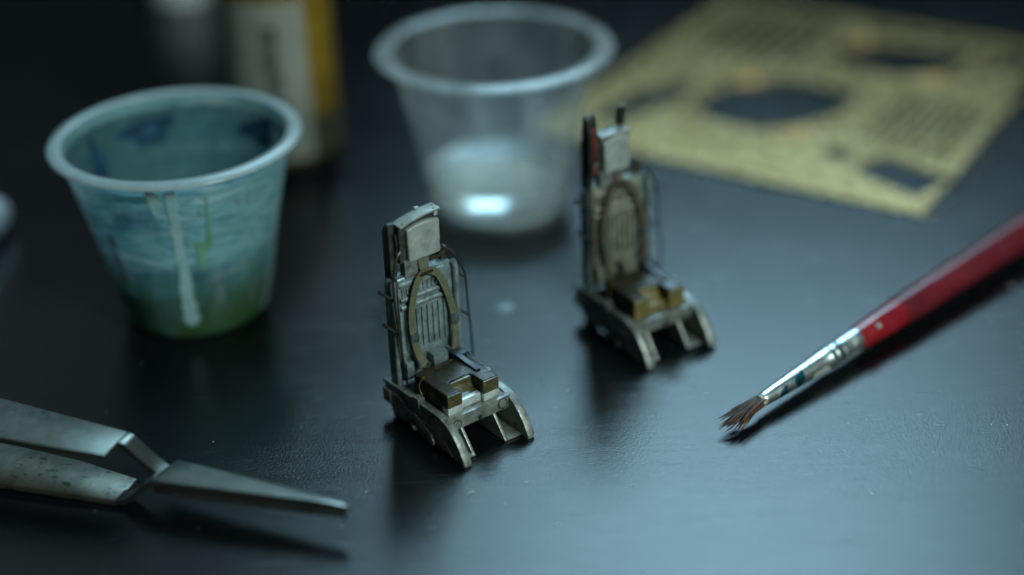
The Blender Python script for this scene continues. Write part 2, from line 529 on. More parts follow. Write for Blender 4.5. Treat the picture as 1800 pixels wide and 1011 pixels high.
    for x in (-.575, .62):
        b = bmesh.new()
        tube(b, spline([(x, 1.86, .64), (x, 1.86, 1.2), (x, 1.86, 2.2), (x * .985, 1.865, 2.40), (x * .93, 1.88, 2.48)], 6), .052, 12)
        obj('side_tube', b, M['panel'], shell)
    b = bmesh.new()
    prism(b, [(-.50, .80), (-.52, 2.40), (-.49, 2.49), (.38, 2.49), (.43, 2.45), (.46, .80)], 'y', 1.80, 1.93, .022, 2)
    pan = obj('back_panel', b, MP, t)
    b = bmesh.new()   # sloping top pad
    prism(b, [(1.80, 2.36), (1.775, 2.385), (1.785, 2.42), (1.84, 2.52), (1.92, 2.53), (1.92, 2.36)], 'x', -.50, .40, .014)
    obj('top_pad', b, MP, pan)
    for z in (2.155, 2.02):
        b = bmesh.new()
        tube(b, [(-.50, 1.795, z), (.40, 1.795, z)], .048, 12)
        obj('cross_bead', b, MP, pan)
    for k in range(11):
        x = -.44 + .08 * k
        b = bmesh.new(); box(b, x - .018, x + .018, 1.775, 1.81, 2.225, 2.345, .012)
        obj('short_rib', b, MP, pan)
    for k in range(8):
        x = -.40 + .105 * k
        b = bmesh.new(); box(b, x - .034, x + .034, 1.765, 1.81, 1.22 - .0 * k, 1.93, .02)
        obj('long_rib', b, MP, pan)
    for x0, x1, z0, z1, y0 in ((-.54, -.40, .78, 1.08, 1.66), (-.06, .22, .80, 1.09, 1.60), (.30, .44, .72, 1.05, 1.66)):
        b = bmesh.new(); box(b, x0, x1, y0, 1.82, z0, z1, .022)
        obj('lower_block', b, MP, pan)
    # guide rails behind, rising beside the head box
    for x0, x1, zt in ((-.52, -.405, 3.42), (.43, .545, 2.72)):
        b = bmesh.new()
        prism(b, [(1.96, .64), (1.96, zt), (2.04, zt), (2.15, zt - .16), (2.15, .64)], 'x', x0, x1, .012)
        obj('guide_rail', b, M['dark'], t)
    # head box
    b = bmesh.new()
    prism(b, [(-.40, 2.74), (-.40, 3.36), (-.2, 3.40), (.05, 3.425), (.36, 3.42), (.36, 2.74)], 'y', 1.86, 2.12, .014)
    if second:
        for v_ in b.verts: v_.co.x = v_.co.x - .12 if v_.co.x > .2 else v_.co.x
    hb = obj('headrest', b, M['dark'], t)
    b = bmesh.new()
    prism(b, [(1.80, 2.50), (1.80, 2.78), (1.95, 2.78), (1.95, 2.50)], 'x', -.36, -.10, .012)
    prism(b, [(1.84, 2.50), (1.84, 2.76), (1.95, 2.76), (1.95, 2.50)], 'x', .0, .12, .012)
    obj('neck_plate', b, M['grey'], t)
    b = bmesh.new()
    pp = [(-.275, 2.745), (.325, 2.755), (.33, 3.34), (.22, 3.365), (.06, 3.375), (-.12, 3.36), (-.285, 3.315)]
    if second: pp = [(x - .11 if x > .15 else x, z) for x, z in pp]
    prism(b, pp, 'y', 1.785, 1.90, .042, 4)
    obj('head_pad', b, M['padgrey'], hb)
    if not second:
        # curved visor flange over the pad, with rivet holes
        b = bmesh.new()
        pa = [(-.40, 3.40), (-.22, 3.455), (-.02, 3.49), (.18, 3.51), (.36, 3.515)]
        top = spline([(x, 0, z) for x, z in pa], 4)
        poly = [(p.x, p.z) for p in top] + [(p.x, p.z - .035) for p in reversed(top)]
        prism(b, poly, 'y', 1.79, 2.03, .010)
        fl = obj('visor_flange', b, M['padgrey'], hb)
        b = bmesh.new(); box(b, .02, .10, 2.0, 2.05, 3.50, 3.535, .01); obj('flange_tab', b, M['padgrey'], fl)
        for x, y in ((-.33, 1.84), (-.29, 1.95), (.26, 1.84), (.31, 1.95)):
            b = bmesh.new()
            z = 3.432 if x < 0 else 3.519
            lathe(b, [(0, 0), (.016, 0), (.016, -.02)], 10, c=(x, y, z)); obj('flange_hole', b, M['black'], fl)
        b = bmesh.new(); box(b, .27, .34, 1.84, 1.93, 3.37, 3.46, .015); obj('flange_bracket', b, M['silver'], fl)
    else:
        b = bmesh.new(); box(b, -.33, .25, 1.80, 2.06, 3.38, 3.44, .02); obj('box_lid', b, M['padgrey'], hb)
        b = bmesh.new(); prism(b, [(1.84, 2.72), (1.84, 3.42), (1.92, 3.76), (2.00, 3.80), (2.06, 3.50), (2.06, 2.72)], 'x', -.54, -.35, .02)
        obj('side_horn', b, M['black'], hb)
        b = bmesh.new(); prism(b, [(1.815, 2.80), (1.815, 3.36), (1.86, 3.60), (1.92, 3.60), (1.92, 2.80)], 'x', -.49, -.39, .012)
        obj('red_stripe', b, M['redbrown'], hb)
        b = bmesh.new(); prism(b, [(2.00, 3.38), (1.98, 3.66), (1.96, 3.78), (2.03, 3.80), (2.12, 3.66), (2.12, 3.38)], 'x', .16, .27, .02)
        obj('side_horn', b, M['black'], hb)
    # clutter on the sides of the head box
    for s, x in ((-1, -.40), (1, .24 if second else .36)):
        b = bmesh.new(); box(b, x - .035, x + .035, 1.90, 1.99, 2.80, 3.25, .012); obj('side_bracket', b, M['dark'], hb)
        b = bmesh.new(); tube(b, spline([(x + s * .03, 2.06, 2.85), (x + s * .05, 2.0, 3.0), (x + s * .02, 1.95, 3.1), (x + s * .05, 1.92, 3.22)], 5), .016, 8); obj('cable', b, M['wire'], hb)
        b = bmesh.new(); box(b, x - .04, x + .04, 2.03, 2.09, 3.02, 3.10, .012, 2, Matrix.Rotation(R(30), 3, 'X')); obj('clip', b, M['buckle'], hb)
        b = bmesh.new(); tube(b, [(x + s * .02, 1.93, 2.90), (x + s * .05, 2.02, 3.02)], .014, 8); obj('pin', b, M['silver'], hb)
    # harness
    b = bmesh.new()
    ribbon(b, spline([(-.065, 1.80, 2.80), (-.06, 1.77, 2.66), (-.045, 1.74, 2.54)], 4), .12, .02)
    har = obj('harness_yoke', b, MS, t)
    b = bmesh.new(); box(b, -.15, .10, 1.70, 1.78, 2.50, 2.55, .014, 2, Matrix.Rotation(R(-4), 3, 'Y')); obj('yoke_roller', b, M['wire'], har)
    SL = [(-.03, 1.735, 2.545), (-.13, 1.72, 2.515), (-.235, 1.70, 2.40), (-.33, 1.685, 2.15), (-.38, 1.68, 1.86), (-.372, 1.67, 1.52), (-.32, 1.655, 1.22), (-.24, 1.60, 1.02), (-.20, 1.52, .99)]
    SR = [(-.03, 1.73, 2.545), (.085, 1.72, 2.53), (.205, 1.71, 2.41), (.33, 1.70, 2.10), (.41, 1.70, 1.78), (.445, 1.69, 1.50), (.43, 1.68, 1.24), (.39, 1.66, 1.04), (.36, 1.60, .99)]
    for pts, bz, bx in ((SL, 1.50, -.36), (SR, 1.56, .425)):
        b = bmesh.new(); ribbon(b, spline(pts, 6), .118, .018)
        st = obj('shoulder_strap', b, MS, har)
        b = bmesh.new(); box(b, bx - .075, bx + .075, 1.640, 1.70, bz - .085, bz + .075, .015)
        bk = obj('buckle', b, M['buckle'], st)
        for dz in (-.045, .0, .045):
            b = bmesh.new(); tube(b, [(bx - .06, 1.643, bz + dz), (bx + .06, 1.643, bz + dz)], .012, 8); obj('buckle_bar', b, M['buckle'], bk)
    b = bmesh.new(); ribbon(b, spline([(.06, 1.86, 2.70), (.26, 1.85, 2.665), (.42, 1.86, 2.69), (.50, 1.90, 2.72)], 4), .05, .02); obj('head_band', b, M['wire'], har)
    # wires stood off on small posts
    WL = [(-.41, 1.80, 3.13), (-.45, 1.77, 3.02), (-.53, 1.75, 2.94), (-.62, 1.74, 2.67), (-.635, 1.74, 2.42), (-.62, 1.75, 2.12), (-.585, 1.75, 1.6), (-.545, 1.74, 1.06), (-.52, 1.72, .70)]
    WR = [(.36, 1.87, 2.84), (.45, 1.86, 2.74), (.55, 1.85, 2.67), (.68, 1.85, 2.44), (.77, 1.85, 2.26), (.81, 1.85, 2.02), (.83, 1.85, 1.54), (.855, 1.84, 1.1), (.85, 1.82, .62)]
    for w in (WL, WR):
        b = bmesh.new(); tube(b, spline(w, 7), .019 if w is WR else .021, 8); obj('wire', b, M['wire'], t)
    for a, c in (((-.85, 1.80, 2.43), (-.60, 1.80, 2.20)), ((-.81, 1.80, 1.84), (-.56, 1.80, 1.57)), ((.60, 1.88, 2.27), (.80, 1.85, 2.10)), ((.62, 1.88, 1.60), (.83, 1.85, 1.40))):
        b = bmesh.new(); tube(b, [a, c], .022, 8)
        e = Vector(a); d = (Vector(c) - e).normalized()
        tube(b, [e - d * .02, e + d * .05], .034, 8)
        obj('stand_off_post', b, M['dark'], t)
    # bits lying on the seat
    b = bmesh.new(); tube(b, spline([(-.20, 1.36, .99), (-.04, 1.38, 1.0), (.16, 1.42, 1.01)], 4), .013, 8); obj('lap_cable', b, M['wire'], t)
    b = bmesh.new()
    ribbon(b, spline([(.26, 1.62, 1.06), (.29, 1.40, 1.04), (.31, 1.15, 1.0), (.31, .92, .995)], 5), .085, .03, (0, 0, 1))
    box(b, .30, .46, 1.40, 1.62, .97, 1.06, .03)
    obj('release_handle', b, M['blueblack'], t)
    b = bmesh.new(); tube(b, spline([(-.50, 1.26, .985), (-.54, 1.29, .95), (-.56, 1.32, .82), (-.55, 1.26, .70)], 5), .011, 8)
    box(b, -.51, -.46, 1.28, 1.31, .975, .995, .006)
    obj('side_lever', b, M['brassbit'], t)
    b = bmesh.new(); tube(b, spline([(.52, 1.75, .62), (.56, 1.6, .85), (.54, 1.48, .98), (.50, 1.42, .96)], 5), .016, 8); obj('side_hose', b, M['dark'], t)
    return t

make_seat('sharp grey model ejection seat with olive harness and silver blocks under its seat cushion', (-.287, 22.198, 0), 36.5)
make_seat('blurred model ejection seat behind, with two black horns on its headrest and ochre cushion front', (2.84, 24.84, 0), 29.5, True, 1.03, (1.0, -1.5))

# ------------------------------------------------------------------ cups
def inner_skin(o):
    for p in o.data.polygons:
        c, n = p.center, p.normal
        rad = Vector((c.x, c.y, 0))
        if (rad.length > .01 and n.dot(rad.normalized()) < -.2 and c.z > .15) or (n.z > .7 and c.z > .13): p.material_index = 1

def make_cup(label, loc, rz, stained, H=3.25, r0=1.24, r1=1.90, ro=2.10):
    t = thing('plastic_cup', label, 'cup', loc, (0, 0, R(rz)), 'small plastic mixing cups')
    wm = M['cup_stain'] if stained else M['cup_clear']
    rm = M['cup_rim'] if stained else M['cup_clear_rim']
    th = .05
    n = 14
    rad = lambda z: r0 + (r1 - r0) * ((max(z - .05, 0) / (H - .08)) ** .95) + .015 * math.sin(max(z - .05, 0) / (H - .08) * 9)
    hb = .42
    zs = [hb + (H - .03 - hb) * i / n for i in range(n + 1)]
    wall = [(rad(z), z) for z in zs]
    b = bmesh.new(); lathe(b, wall + [(r - th, z) for r, z in reversed(wall)], 96, True)
    inner_skin(obj('cup_wall', b, [wm, M['skin']], t, 60))
    foot = [(0, .10), (r0 - .22, .10), (r0 - .14, .02), (r0 - .05, .005), (r0, .05), (rad(.2), .2), (rad(hb - .002), hb - .002)]
    b = bmesh.new(); lathe(b, foot + [(rad(hb - .002) - th, hb - .002), (rad(.2) - th - .02, .2), (rad(.15) - th - .06, .16), (0, .16)], 96)
    inner_skin(obj('cup_base', b, [wm, M['skin']], t, 60))
    if not stained:
        b = bmesh.new(); lathe(b, [(0, .165), (r0 - .10, .165), (r0 - .06, .20), (r0 - .075, .24), (r0 - .13, .215), (0, .20)], 72)
        obj('cup_floor', b, M['cup_base'], t, 60)
    b = bmesh.new()
    zc = H
    rp = []
    rc = (r1 + ro) / 2 - .01; hw = (ro - r1) / 2 + .03
    for i in range(20):
        a = 2 * math.pi * i / 20
        rp.append((rc + hw * math.cos(a), zc + .055 * math.sin(a) - .02 * math.cos(a)))
    lathe(b, rp, 96, True)
    obj('cup_rim', b, rm, t, 60)
    return t, lambda z: r0 + (r1 - r0) * ((max(z - .05, 0) / (H - .08)) ** .95) + .015 * math.sin(max(z - .05, 0) / (H - .08) * 9)

c1, rad1 = make_cup('paint stained translucent plastic cup with teal streaks and a pale drip', (-5.75, 27.42, .003), 0, True, 3.36, 1.26, 1.98, 2.18)
def drip(parent, ang, ztop, zbot, w0, w1, m, seed):
    rnd = random.Random(seed)
    b = bmesh.new()
    pts, ws = [], []
    for i in range(13):
        q = i / 12
        z = ztop + (zbot - ztop) * q
        a = R(ang) + rnd.uniform(-.010, .010)
        r = rad1(z) + .006
        pts.append((r * math.cos(a), r * math.sin(a), z))
        ws.append((w0 + (w1 - w0) * q) * rnd.uniform(.8, 1.2) * (1 if i < 12 else .5))
    ribbon(b, pts, .1, .03, (math.cos(R(ang)), math.sin(R(ang)), 0), ws)
    obj('paint_drip', b, m, parent)
drip(c1, -84.5, 3.2, 1.9, .17, .16, M['drip'], 1)
drip(c1, -84, 2.0, .35, .15, .26, M['drip'], 8)
drip(c1, -93, 3.2, 2.75, .26, .1, M['drip'], 2)
drip(c1, -67, 3.05, 1.9, .05, .10, M['dripgreen'], 3)
drip(c1, -72, 2.1, 1.5, .22, .10, M['dripgreen'], 4)
# a thin dark layer lining the inside to make it darker
b = bmesh.new()
zs = [.5 + 2.68 * i / 16 for i in range(17)]
lathe(b, [(rad1(z) - .056, z) for z in zs] + [(rad1(z) - .064, z) for z in reversed(zs)], 72, True)
M['inner_dark'] = cup_mat('dark inner layer', (.06, .14, .15), .66, False, .3, .3)
obj('inner_layer', b, M['inner_dark'], c1)
# blue smears inside the rim
for ac, aw, zc, zh, sd in ((117, 15, 2.80, .26, .4), (46, 15, 2.82, .24, 2.0), (155, 5, 2.6, .38, 3.1)):
    b = bmesh.new()
    def sp(q, f):
        e = f * (1 + .22 * math.sin(3 * q + sd) + .12 * math.sin(5 * q + 2 * sd))
        a = R(ac + aw * e * math.cos(q)); z = zc + zh * e * math.sin(q)
        r = rad1(z) - .070
        return b.verts.new((r * math.cos(a), r * math.sin(a), z))
    rings = [[sp(2 * math.pi * k / 24, f) for k in range(24)] for f in (1, .66, .33)]
    for p, q in zip(rings, rings[1:]):
        for k in range(24): b.faces.new((p[k], p[(k + 1) % 24], q[(k + 1) % 24], q[k]))
    b.faces.new(rings[-1])
    bmesh.ops.solidify(b, geom=b.faces[:], thickness=.008)
    obj('paint_smear', b, M['bluepaint'], c1)
b = bmesh.new()
rw = rad1(.95) - .070
lathe(b, [(0, .165), (rad1(.3) - .12, .165), (rad1(.3) - .07, .3), (rw, .95), (rw - .05, .92), (0, .92)], 72, c=(-5.75, 27.42, .003))
tag(obj('paint_water', b, M['murky']), 'murky teal water inside the paint stained cup', 'liquid')

c2, rad2 = make_cup('clear colourless plastic cup half full of water, behind the seats', (-.17, 31.0, .003), 20, False, 3.42, 1.30, 1.99, 2.30)
b = bmesh.new()
def radw(z): return rad2(z) - .058
wl = .88
prof = [(0, .222), (radw(.26) - .1, .232)] + [(radw(z) , z) for z in (.28, .42, .55, .7, .8, wl)] + [(radw(wl) - .06, wl - .035), (0, wl - .04)]
lathe(b, prof, 96, c=(-.17, 31.0, .003))
tag(obj('rinse_water', b, M['water'], None, 60), 'clear water in the bottom of the colourless cup', 'water')

# ------------------------------------------------------------------ cross lock tweezers
tw = thing('tweezers', 'steel cross locking tweezers with spotted arms lying at the lower left', 'tweezers', (-5.38, 21.26, 0), (0, 0, R(-20.5)))
def loft(st, m, name, parent, bev=.012, edge=True):
    """stations (u, v near, v far, z top, thickness)"""
    b = bmesh.new()
    rings = []
    for i, (u, v0, v1, z, th) in enumerate(st):
        a = st[max(i - 1, 0)]; c = st[min(i + 1, len(st) - 1)]
        d = Vector((c[0] - a[0], c[3] - a[3])).normalized()
        nx, nz = -d.y * th, d.x * th
        rings.append([b.verts.new(p) for p in ((u, v0, z), (u, v1, z), (u - nx, v1, z - nz), (u - nx, v0, z - nz))])
    for a, c in zip(rings, rings[1:]):
        for k in range(4):
            f = b.faces.new((a[k], a[(k + 1) % 4], c[(k + 1) % 4], c[k]))
    b.faces.new(rings[0]); b.faces.new(rings[-1])
    bmesh.ops.recalc_face_normals(b, faces=b.faces)
    bevel(b, bev, 2, 50)
    return obj(name, b, m, parent, 35)
# upper arm: full width, then the far half drops through the crossing
loft([(-8.5, -.42, .42, .62, .10), (-7.5, -.48, .48, .84, .10), (-6, -.54, .52, 1.02, .10), (-4.5, -.56, .52, 1.08, .10), (-2.9, -.50, .46, 1.03, .10), (-1.7, -.42, .40, .97, .10), (-.70, -.34, .33, .93, .10)], M['steel'], 'upper_arm', tw)
loft([(-.72, .03, .325, .925, .10), (-.60, .03, .325, .915, .10), (-.53, .03, .325, .87, .09), (-.30, .03, .32, .66, .09), (-.05, .03, .31, .48, .09), (.05, .03, .30, .455, .09)], M['steel'], 'upper_cross_strip', tw, .008)
loft([(.02, -.26, .30, .455, .10), (.5, -.25, .27, .45, .11), (1.5, -.165, .165, .45, .11), (2.6, -.065, .065, .45, .11), (3.05, -.04, .04, .45, .09)], M['steeledge'], 'lower_jaw', tw)
# lower arm: full width, then the near half rises through the crossing
loft([(-8.5, -.42, .42, .50, .10), (-7.5, -.48, .48, .32, .10), (-6, -.54, .52, .17, .10), (-4.5, -.56, .54, .12, .10), (-2.9, -.50, .50, .14, .10), (-1.7, -.42, .42, .14, .10), (-.62, -.33, .27, .115, .10)], M['steelspot'], 'lower_arm', tw)
loft([(-.66, -.33, -.03, .115, .09), (-.52, -.33, -.03, .135, .09), (-.36, -.32, -.03, .27, .09), (-.12, -.31, -.03, .50, .09), (0, -.30, -.03, .575, .09), (.1, -.30, -.02, .595, .09)], M['steel'], 'lower_cross_strip', tw, .008)
loft([(.06, -.29, .02, .595, .11), (.14, -.29, .29, .60, .12), (.5, -.27, .28, .60, .13), (1.5, -.175, .18, .60, .13), (2.6, -.07, .075, .595, .13), (2.98, -.045, .05, .58, .12), (3.1, -.025, .03, .555, .10)], M['steel'], 'upper_jaw', tw)
b = bmesh.new(); box(b, -8.9, -8.4, -.40, .40, .40, .60, .08, 3); obj('heel', b, M['steel'], tw)

# ------------------------------------------------------------------ paint brush
A = Vector((3.93, 23.06, .26)); B = Vector((5.725, 24.70, .325)); D = (B - A).normalized()
br = thing('paint_brush', 'red handled fine paint brush with a silver ferrule and splayed brown bristles', 'brush', (0, 0, 0))
def along(s): return A + D * s
L = (B - A).length
def ferrule_mat():
    t = NT('nickel ferrule with dried paint')
    v = t.coord()
    base = t.ramp(t.noise(v, 3, 4, .6), [(.35, (.62, .70, .70)), (.65, (.80, .86, .85))])
    s = t.ramp(t.noise(v, 2.6, 3, .5), [(.54, 0), (.62, 1)])
    dp = t.n('ShaderNodeVectorMath', operation='DOT_PRODUCT'); t.l(v, dp.inputs[0]); dp.inputs[1].default_value = D
    mr = t.n('ShaderNodeMath', operation='COMPARE'); t.l(dp.outputs['Value'], mr.inputs[0]); mr.inputs[1].default_value = A.dot(D) + .62; mr.inputs[2].default_value = .30
    s2n = t.ramp(t.noise(v, 4.6, 3, .5, .4), [(.47, 0), (.52, 1)])
    mm = t.n('ShaderNodeMath', operation='MULTIPLY'); t.l(mr.outputs[0], mm.inputs[0]); t.l(s2n, mm.inputs[1])
    s2 = mm.outputs[0]
    base = t.mix(s, base, (.42, .44, .34)); base = t.mix(s2, base, (.03, .20, .25))
    t.l(base, t.b.inputs['Base Color'])
    t.l(t.ramp(s, [(0, 1.0), (1, .0)]), t.b.inputs['Metallic'])
    t.b.inputs['Roughness'].default_value = .33
    t.l(t.bump(t.noise(v, 9, 4, .6), .12, .012), t.b.inputs['Normal'])
    return t.m
M['ferrule'] = ferrule_mat()
M['redpaint'] = mat('red lacquered wood', (.20, .006, .012), (.30, .012, .018), 2, 0, .30, .05, 9, .01, .5, coat=.4)
M['darkred'] = mat('worn dark red lacquer', (.09, .009, .014), (.16, .012, .020), 1.2, 0, .33, .05, 9, .01, .5, coat=.3)
ps = [(-.02, .098), (0, .108), (.05, .112), (.4, .128), (.9, .143), (1.4, .158), (1.60, .164), (1.63, .176), (1.68, .178), (1.71, .166), (1.76, .166), (1.79, .178), (1.84, .178), (1.87, .167), (2.0, .170), (L + .02, .172)]
b = bmesh.new(); tube(b, [along(s) for s, r in ps], [r * (1.05 + .12 * min(max(s, 0) / L, 1)) for s, r in ps], 32)
obj('ferrule', b, M['ferrule'], br, 50)
hs = [(L, .176), (L + .04, .186), (L + .6, .212), (L + 1.2, .228)]
b = bmesh.new(); tube(b, [along(s) for s, r in hs], [r * (1.12 if s < L + 1.3 else 1.06) for s, r in hs], 32)
hd = obj('handle_front', b, M['redpaint'], br, 50, label='bright red front end of the brush handle')
hs = [(L + 1.2, .2415), (L + 2.5, .262), (L + 4, .285), (L + 5.5, .29), (L + 8, .26), (L + 13, .16), (L + 16, .10), (L + 16.1, .04)]
b = bmesh.new(); tube(b, [along(s) for s, r in hs], [r * (1.12 if s < L + 1.3 else 1.06) for s, r in hs], 32)
obj('handle', b, M['darkred'], br, 50)
# a fleck of paint on the red part
side = D.cross(Vector((0, 0, 1))).normalized(); upv = side.cross(D)
b = bmesh.new()
p = along(L + .42) + (side * .72 + upv * .70).normalized() * .232
bmesh.ops.create_icosphere(b, subdivisions=2, radius=.055, matrix=Matrix.Translation(p) @ Matrix.Diagonal((1, 1, .8, 1)))
obj('paint_fleck', b, M['drip'], hd)
b = bmesh.new(); tube(b, [along(-.07), along(-.03), along(.01)], [.095, .108, .104], 20)
obj('glue_collar', b, mat('dried pale paint', (.30, .31, .22), (.46, .47, .36), 7, 0, .5, .5, 14, .03), br)
M['hair'] = mat('brown bristle', (.03, .012, .006), (.12, .05, .02), 7, 0, .42, .3, 40, .01)
M['hair2'] = mat('dark bristle', (.012, .007, .005), (.04, .018, .010), 7, 0, .4)
rnd = random.Random(5)
for k in range(72):
    sv = (k % 9 - 4) / 4 * .9 + rnd.uniform(-.12, .12)
    uv = rnd.uniform(-.8, .8)
    ln = rnd.uniform(.62, 1.04) * (1 - .10 * abs(sv))
    o0 = along(.0) + side * sv * .075 + upv * uv * .075
    tip = along(-ln) + side * (sv * .20 + rnd.uniform(-.03, .03)) + upv * (uv * .10 - .07)
    mid = along(-ln * .5) + side * sv * .115 + upv * (uv * .085 - .01)
    pts = spline([o0, mid, tip], 5)
    rr = [.018 + .004 * math.sin(i) for i in range(len(pts))]
    for i in range(len(pts)): rr[i] *= max(.12, 1 - (i / (len(pts) - 1)) ** 2.2)
    b = bmesh.new(); tube(b, pts, rr, 7)
    obj('bristle', b, M['hair'] if k % 3 else M['hair2'], br, 60)

# ------------------------------------------------------------------ photo etched brass sheet
def fret_mat():
    t = NT('etched brass')
    v = t.coord()
    t.t.nodes.remove(t.b)
    c = t.ramp(t.noise(v, 1.3, 5, .65), [(.3, (.46, .315, .13)), (.5, (.66, .455, .21)), (.72, (.84, .62, .32))])
    df = t.n('ShaderNodeBsdfDiffuse'); gl = t.n('ShaderNodeBsdfGlossy', distribution='BECKMANN')
    t.l(c, df.inputs[0]); t.l(c, gl.inputs[0])
    t.l(t.ramp(t.noise(v, 4, 4, .6), [(.3, .25), (.7, .31)]), gl.inputs['Roughness'])
    mx = t.n('ShaderNodeMixShader'); mx.inputs[0].default_value = .85
    t.l(df.outputs[0], mx.inputs[1]); t.l(gl.outputs[0], mx.inputs[2]); t.l(mx.outputs[0], t.out.inputs[0])
    nb = t.bump(t.noise(v, 14, 4, .6), .15, .012)
    for x in (df, gl): t.l(nb, x.inputs['Normal'])
    return t.m
M['fret'] = fret_mat()
fr = thing('etched_brass_sheet', 'thin yellow brass photo etched sheet with cut out openings lying behind the brush', 'brass sheet', (8.25, 29.75, 0), (0, 0, 0))
E1 = Vector((-.837, .547, 0)); E2 = Vector((.547, .837, 0))
fr.matrix_basis = Matrix(((E1.x, E2.x, 0, 8.25), (E1.y, E2.y, 0, 29.75), (0, 0, -1, .05), (0, 0, 0, 1))) if False else Matrix.Translation((8.25, 29.75, .012)) @ Matrix.Rotation(math.atan2(.837, .547), 4, 'Z') @ Matrix.Identity(4)
# local axes: +X runs along the right edge (E2), +Y along the front left edge (E1)
def flat(name, loops, z0, th, m, parent):
    cu = bpy.data.curves.new(name, 'CURVE'); cu.dimensions = '2D'; cu.fill_mode = 'BOTH'; cu.extrude = th / 2; cu.bevel_depth = .004
    for lp in loops:
        sp = cu.splines.new('POLY'); sp.points.add(len(lp) - 1); sp.use_cyclic_u = True
        for p, (x, y) in zip(sp.points, lp): p.co = (x, y, 0, 1)
    tmp = bpy.data.objects.new('tmp', cu); COL.objects.link(tmp)
    dg = bpy.context.evaluated_depsgraph_get(); dg.update()
    me = bpy.data.meshes.new_from_object(tmp.evaluated_get(dg))
    bpy.data.objects.remove(tmp); bpy.data.curves.remove(cu)
    me.name = name
    for v in me.vertices: v.co.z += z0
    me.materials.clear(); me.materials.append(m)
    o = bpy.data.objects.new(name, me); COL.objects.link(o); o.parent = parent
    return o
def rr(x0, x1, y0, y1, r=.1, n=4):
    out = []
    for cx, cy, a in ((x1 - r, y1 - r, 0), (x0 + r, y1 - r, 90), (x0 + r, y0 + r, 180), (x1 - r, y0 + r, 270)):
        for k in range(n + 1):
            q = R(a + 90 * k / n); out.append((cx + r * math.cos(q), cy + r * math.sin(q)))
    return out
def oval(cx, cy, a, b, rot=0, n=36, pw=1.0):
    out = []
    for k in range(n):
        q = 2 * math.pi * k / n
        x = a * math.copysign(abs(math.cos(q)) ** pw, math.cos(q)); y = b * math.copysign(abs(math.sin(q)) ** pw, math.sin(q))
        out.append((cx + x * math.cos(rot) - y * math.sin(rot), cy + x * math.sin(rot) + y * math.cos(rot)))
    return out
big1 = [(2.88, 6.41), (3.75, 6.48), (4.42, 6.23), (4.92, 5.76), (5.21, 5.12), (5.09, 3.89), (4.31, 3.8), (3.66, 3.92), (2.99, 4.29), (2.53, 4.88), (2.53, 5.78)]
big2 = [(7.35, 5.04), (7.94, 4.89), (8.4, 4.45), (8.65, 3.68), (8.79, 2.39), (8.09, 2.34), (7.45, 2.55), (6.87, 3.16), (6.78, 4.19)]
def grow(p, k):
    cx_ = sum(q[0] for q in p) / len(p); cy_ = sum(q[1] for q in p) / len(p)
    return [(cx_ + (x - cx_) * k, cy_ + (y - cy_) * k) for x, y in p]
big1 = grow(big1, 1.16); big2 = grow(big2, 1.14)
holes = [big1, big2, grow([(1.32, 1.96), (2.13, 1.8), (1.81, 0.53), (0.92, 0.76)], 1.34), [(1.75, 3.09), (2.28, 3.04), (2.04, 2.42), (1.57, 2.5)],
         [(6.84, 1.57), (8.01, 1.38), (8.78, 0.49), (7.30, .45), (6.51, 0.92)], grow([(1.3, 8.27), (3.12, 8.16), (4.11, 7.4), (3.05, 7.17), (1.52, 7.77)], 1.2)]
for k in range(8): holes.append(rr(2.55 + .05 * k, 5.6, .75 + .26 * k, .88 + .26 * k, .04))
for k in range(7): holes.append(rr(6.3, 9.5, 5.75 + .42 * k, 6.0 + .42 * k, .06))
for k in range(5): holes.append(rr(9.1, 9.6, 1.0 + .85 * k, 1.6 + .85 * k, .06))
for k in range(4): holes.append(rr(6.2 + .12 * k, 6.25 + .12 * k + .0, .9, 2.4, .02))
flat('sheet', [rr(0, 10, 0, 9.2, .22)] + holes, .02, .03, M['fret'], fr)
# etched pieces that still sit in the sheet
def ringpts(c, f): return [(c[0] + (x - c[0]) * f, c[1] + (y - c[1]) * f) for x, y in c[2]]
for c, o_ in (((3.84, 5.14), big1), ((7.81, 3.63), big2)):
    out = [(c[0] + (x - c[0]) * 1.24, c[1] + (y - c[1]) * 1.24) for x, y in o_]
    inn = [(c[0] + (x - c[0]) * 1.06, c[1] + (y - c[1]) * 1.06) for x, y in o_]
    flat('etched_ring', [out, inn], .045, .02, M['fret'], fr)
for x0, x1, y0, y1 in ((3.2, 3.4, .6, 2.6), (.30, .42, 3.3, 5.0), (.30, .42, 6.4, 8.0)):
    flat('etched_piece', [rr(x0, x1, y0, y1, .05)], .05, .02, M['fret'], fr)

# ------------------------------------------------------------------ bottles in the background
M['glassamber'] = mat('amber paint seen through glass', (.15, .085, .006), (.22, .13, .012), 2, 0, .15, coat=.5)
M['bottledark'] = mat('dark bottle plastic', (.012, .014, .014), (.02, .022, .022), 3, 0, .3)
M['label'] = mat('cream paper label', (.43, .44, .38), (.51, .52, .46), 2.5, 0, .6)
M['print'] = mat('grey label print', (.04, .05, .05), (.08, .09, .09), 5, 0, .6)
M['capwhite'] = mat('off white cap', (.36, .40, .38), (.46, .50, .48), 3, 0, .4)
bc = Vector((-4.72, 34.0, 0))
bt = thing('paint_bottle', 'paint bottle with cream label and amber side, behind the stained cup', 'bottle', bc)
b = bmesh.new()
lathe(b, [(0, .004), (1.08, .004), (1.17, .06), (1.18, .2), (1.18, 4.3), (1.12, 4.55), (.85, 4.85), (.62, 4.95), (.62, 5.2), (0, 5.2)], 64)
obj('bottle_body', b, M['glassamber'], bt)
b = bmesh.new(); lathe(b, [(.3, 5.0), (.72, 5.0), (.74, 5.05), (.72, 6.1), (.66, 6.2), (0, 6.2)], 48); obj('bottle_cap', b, M['bottledark'], bt)
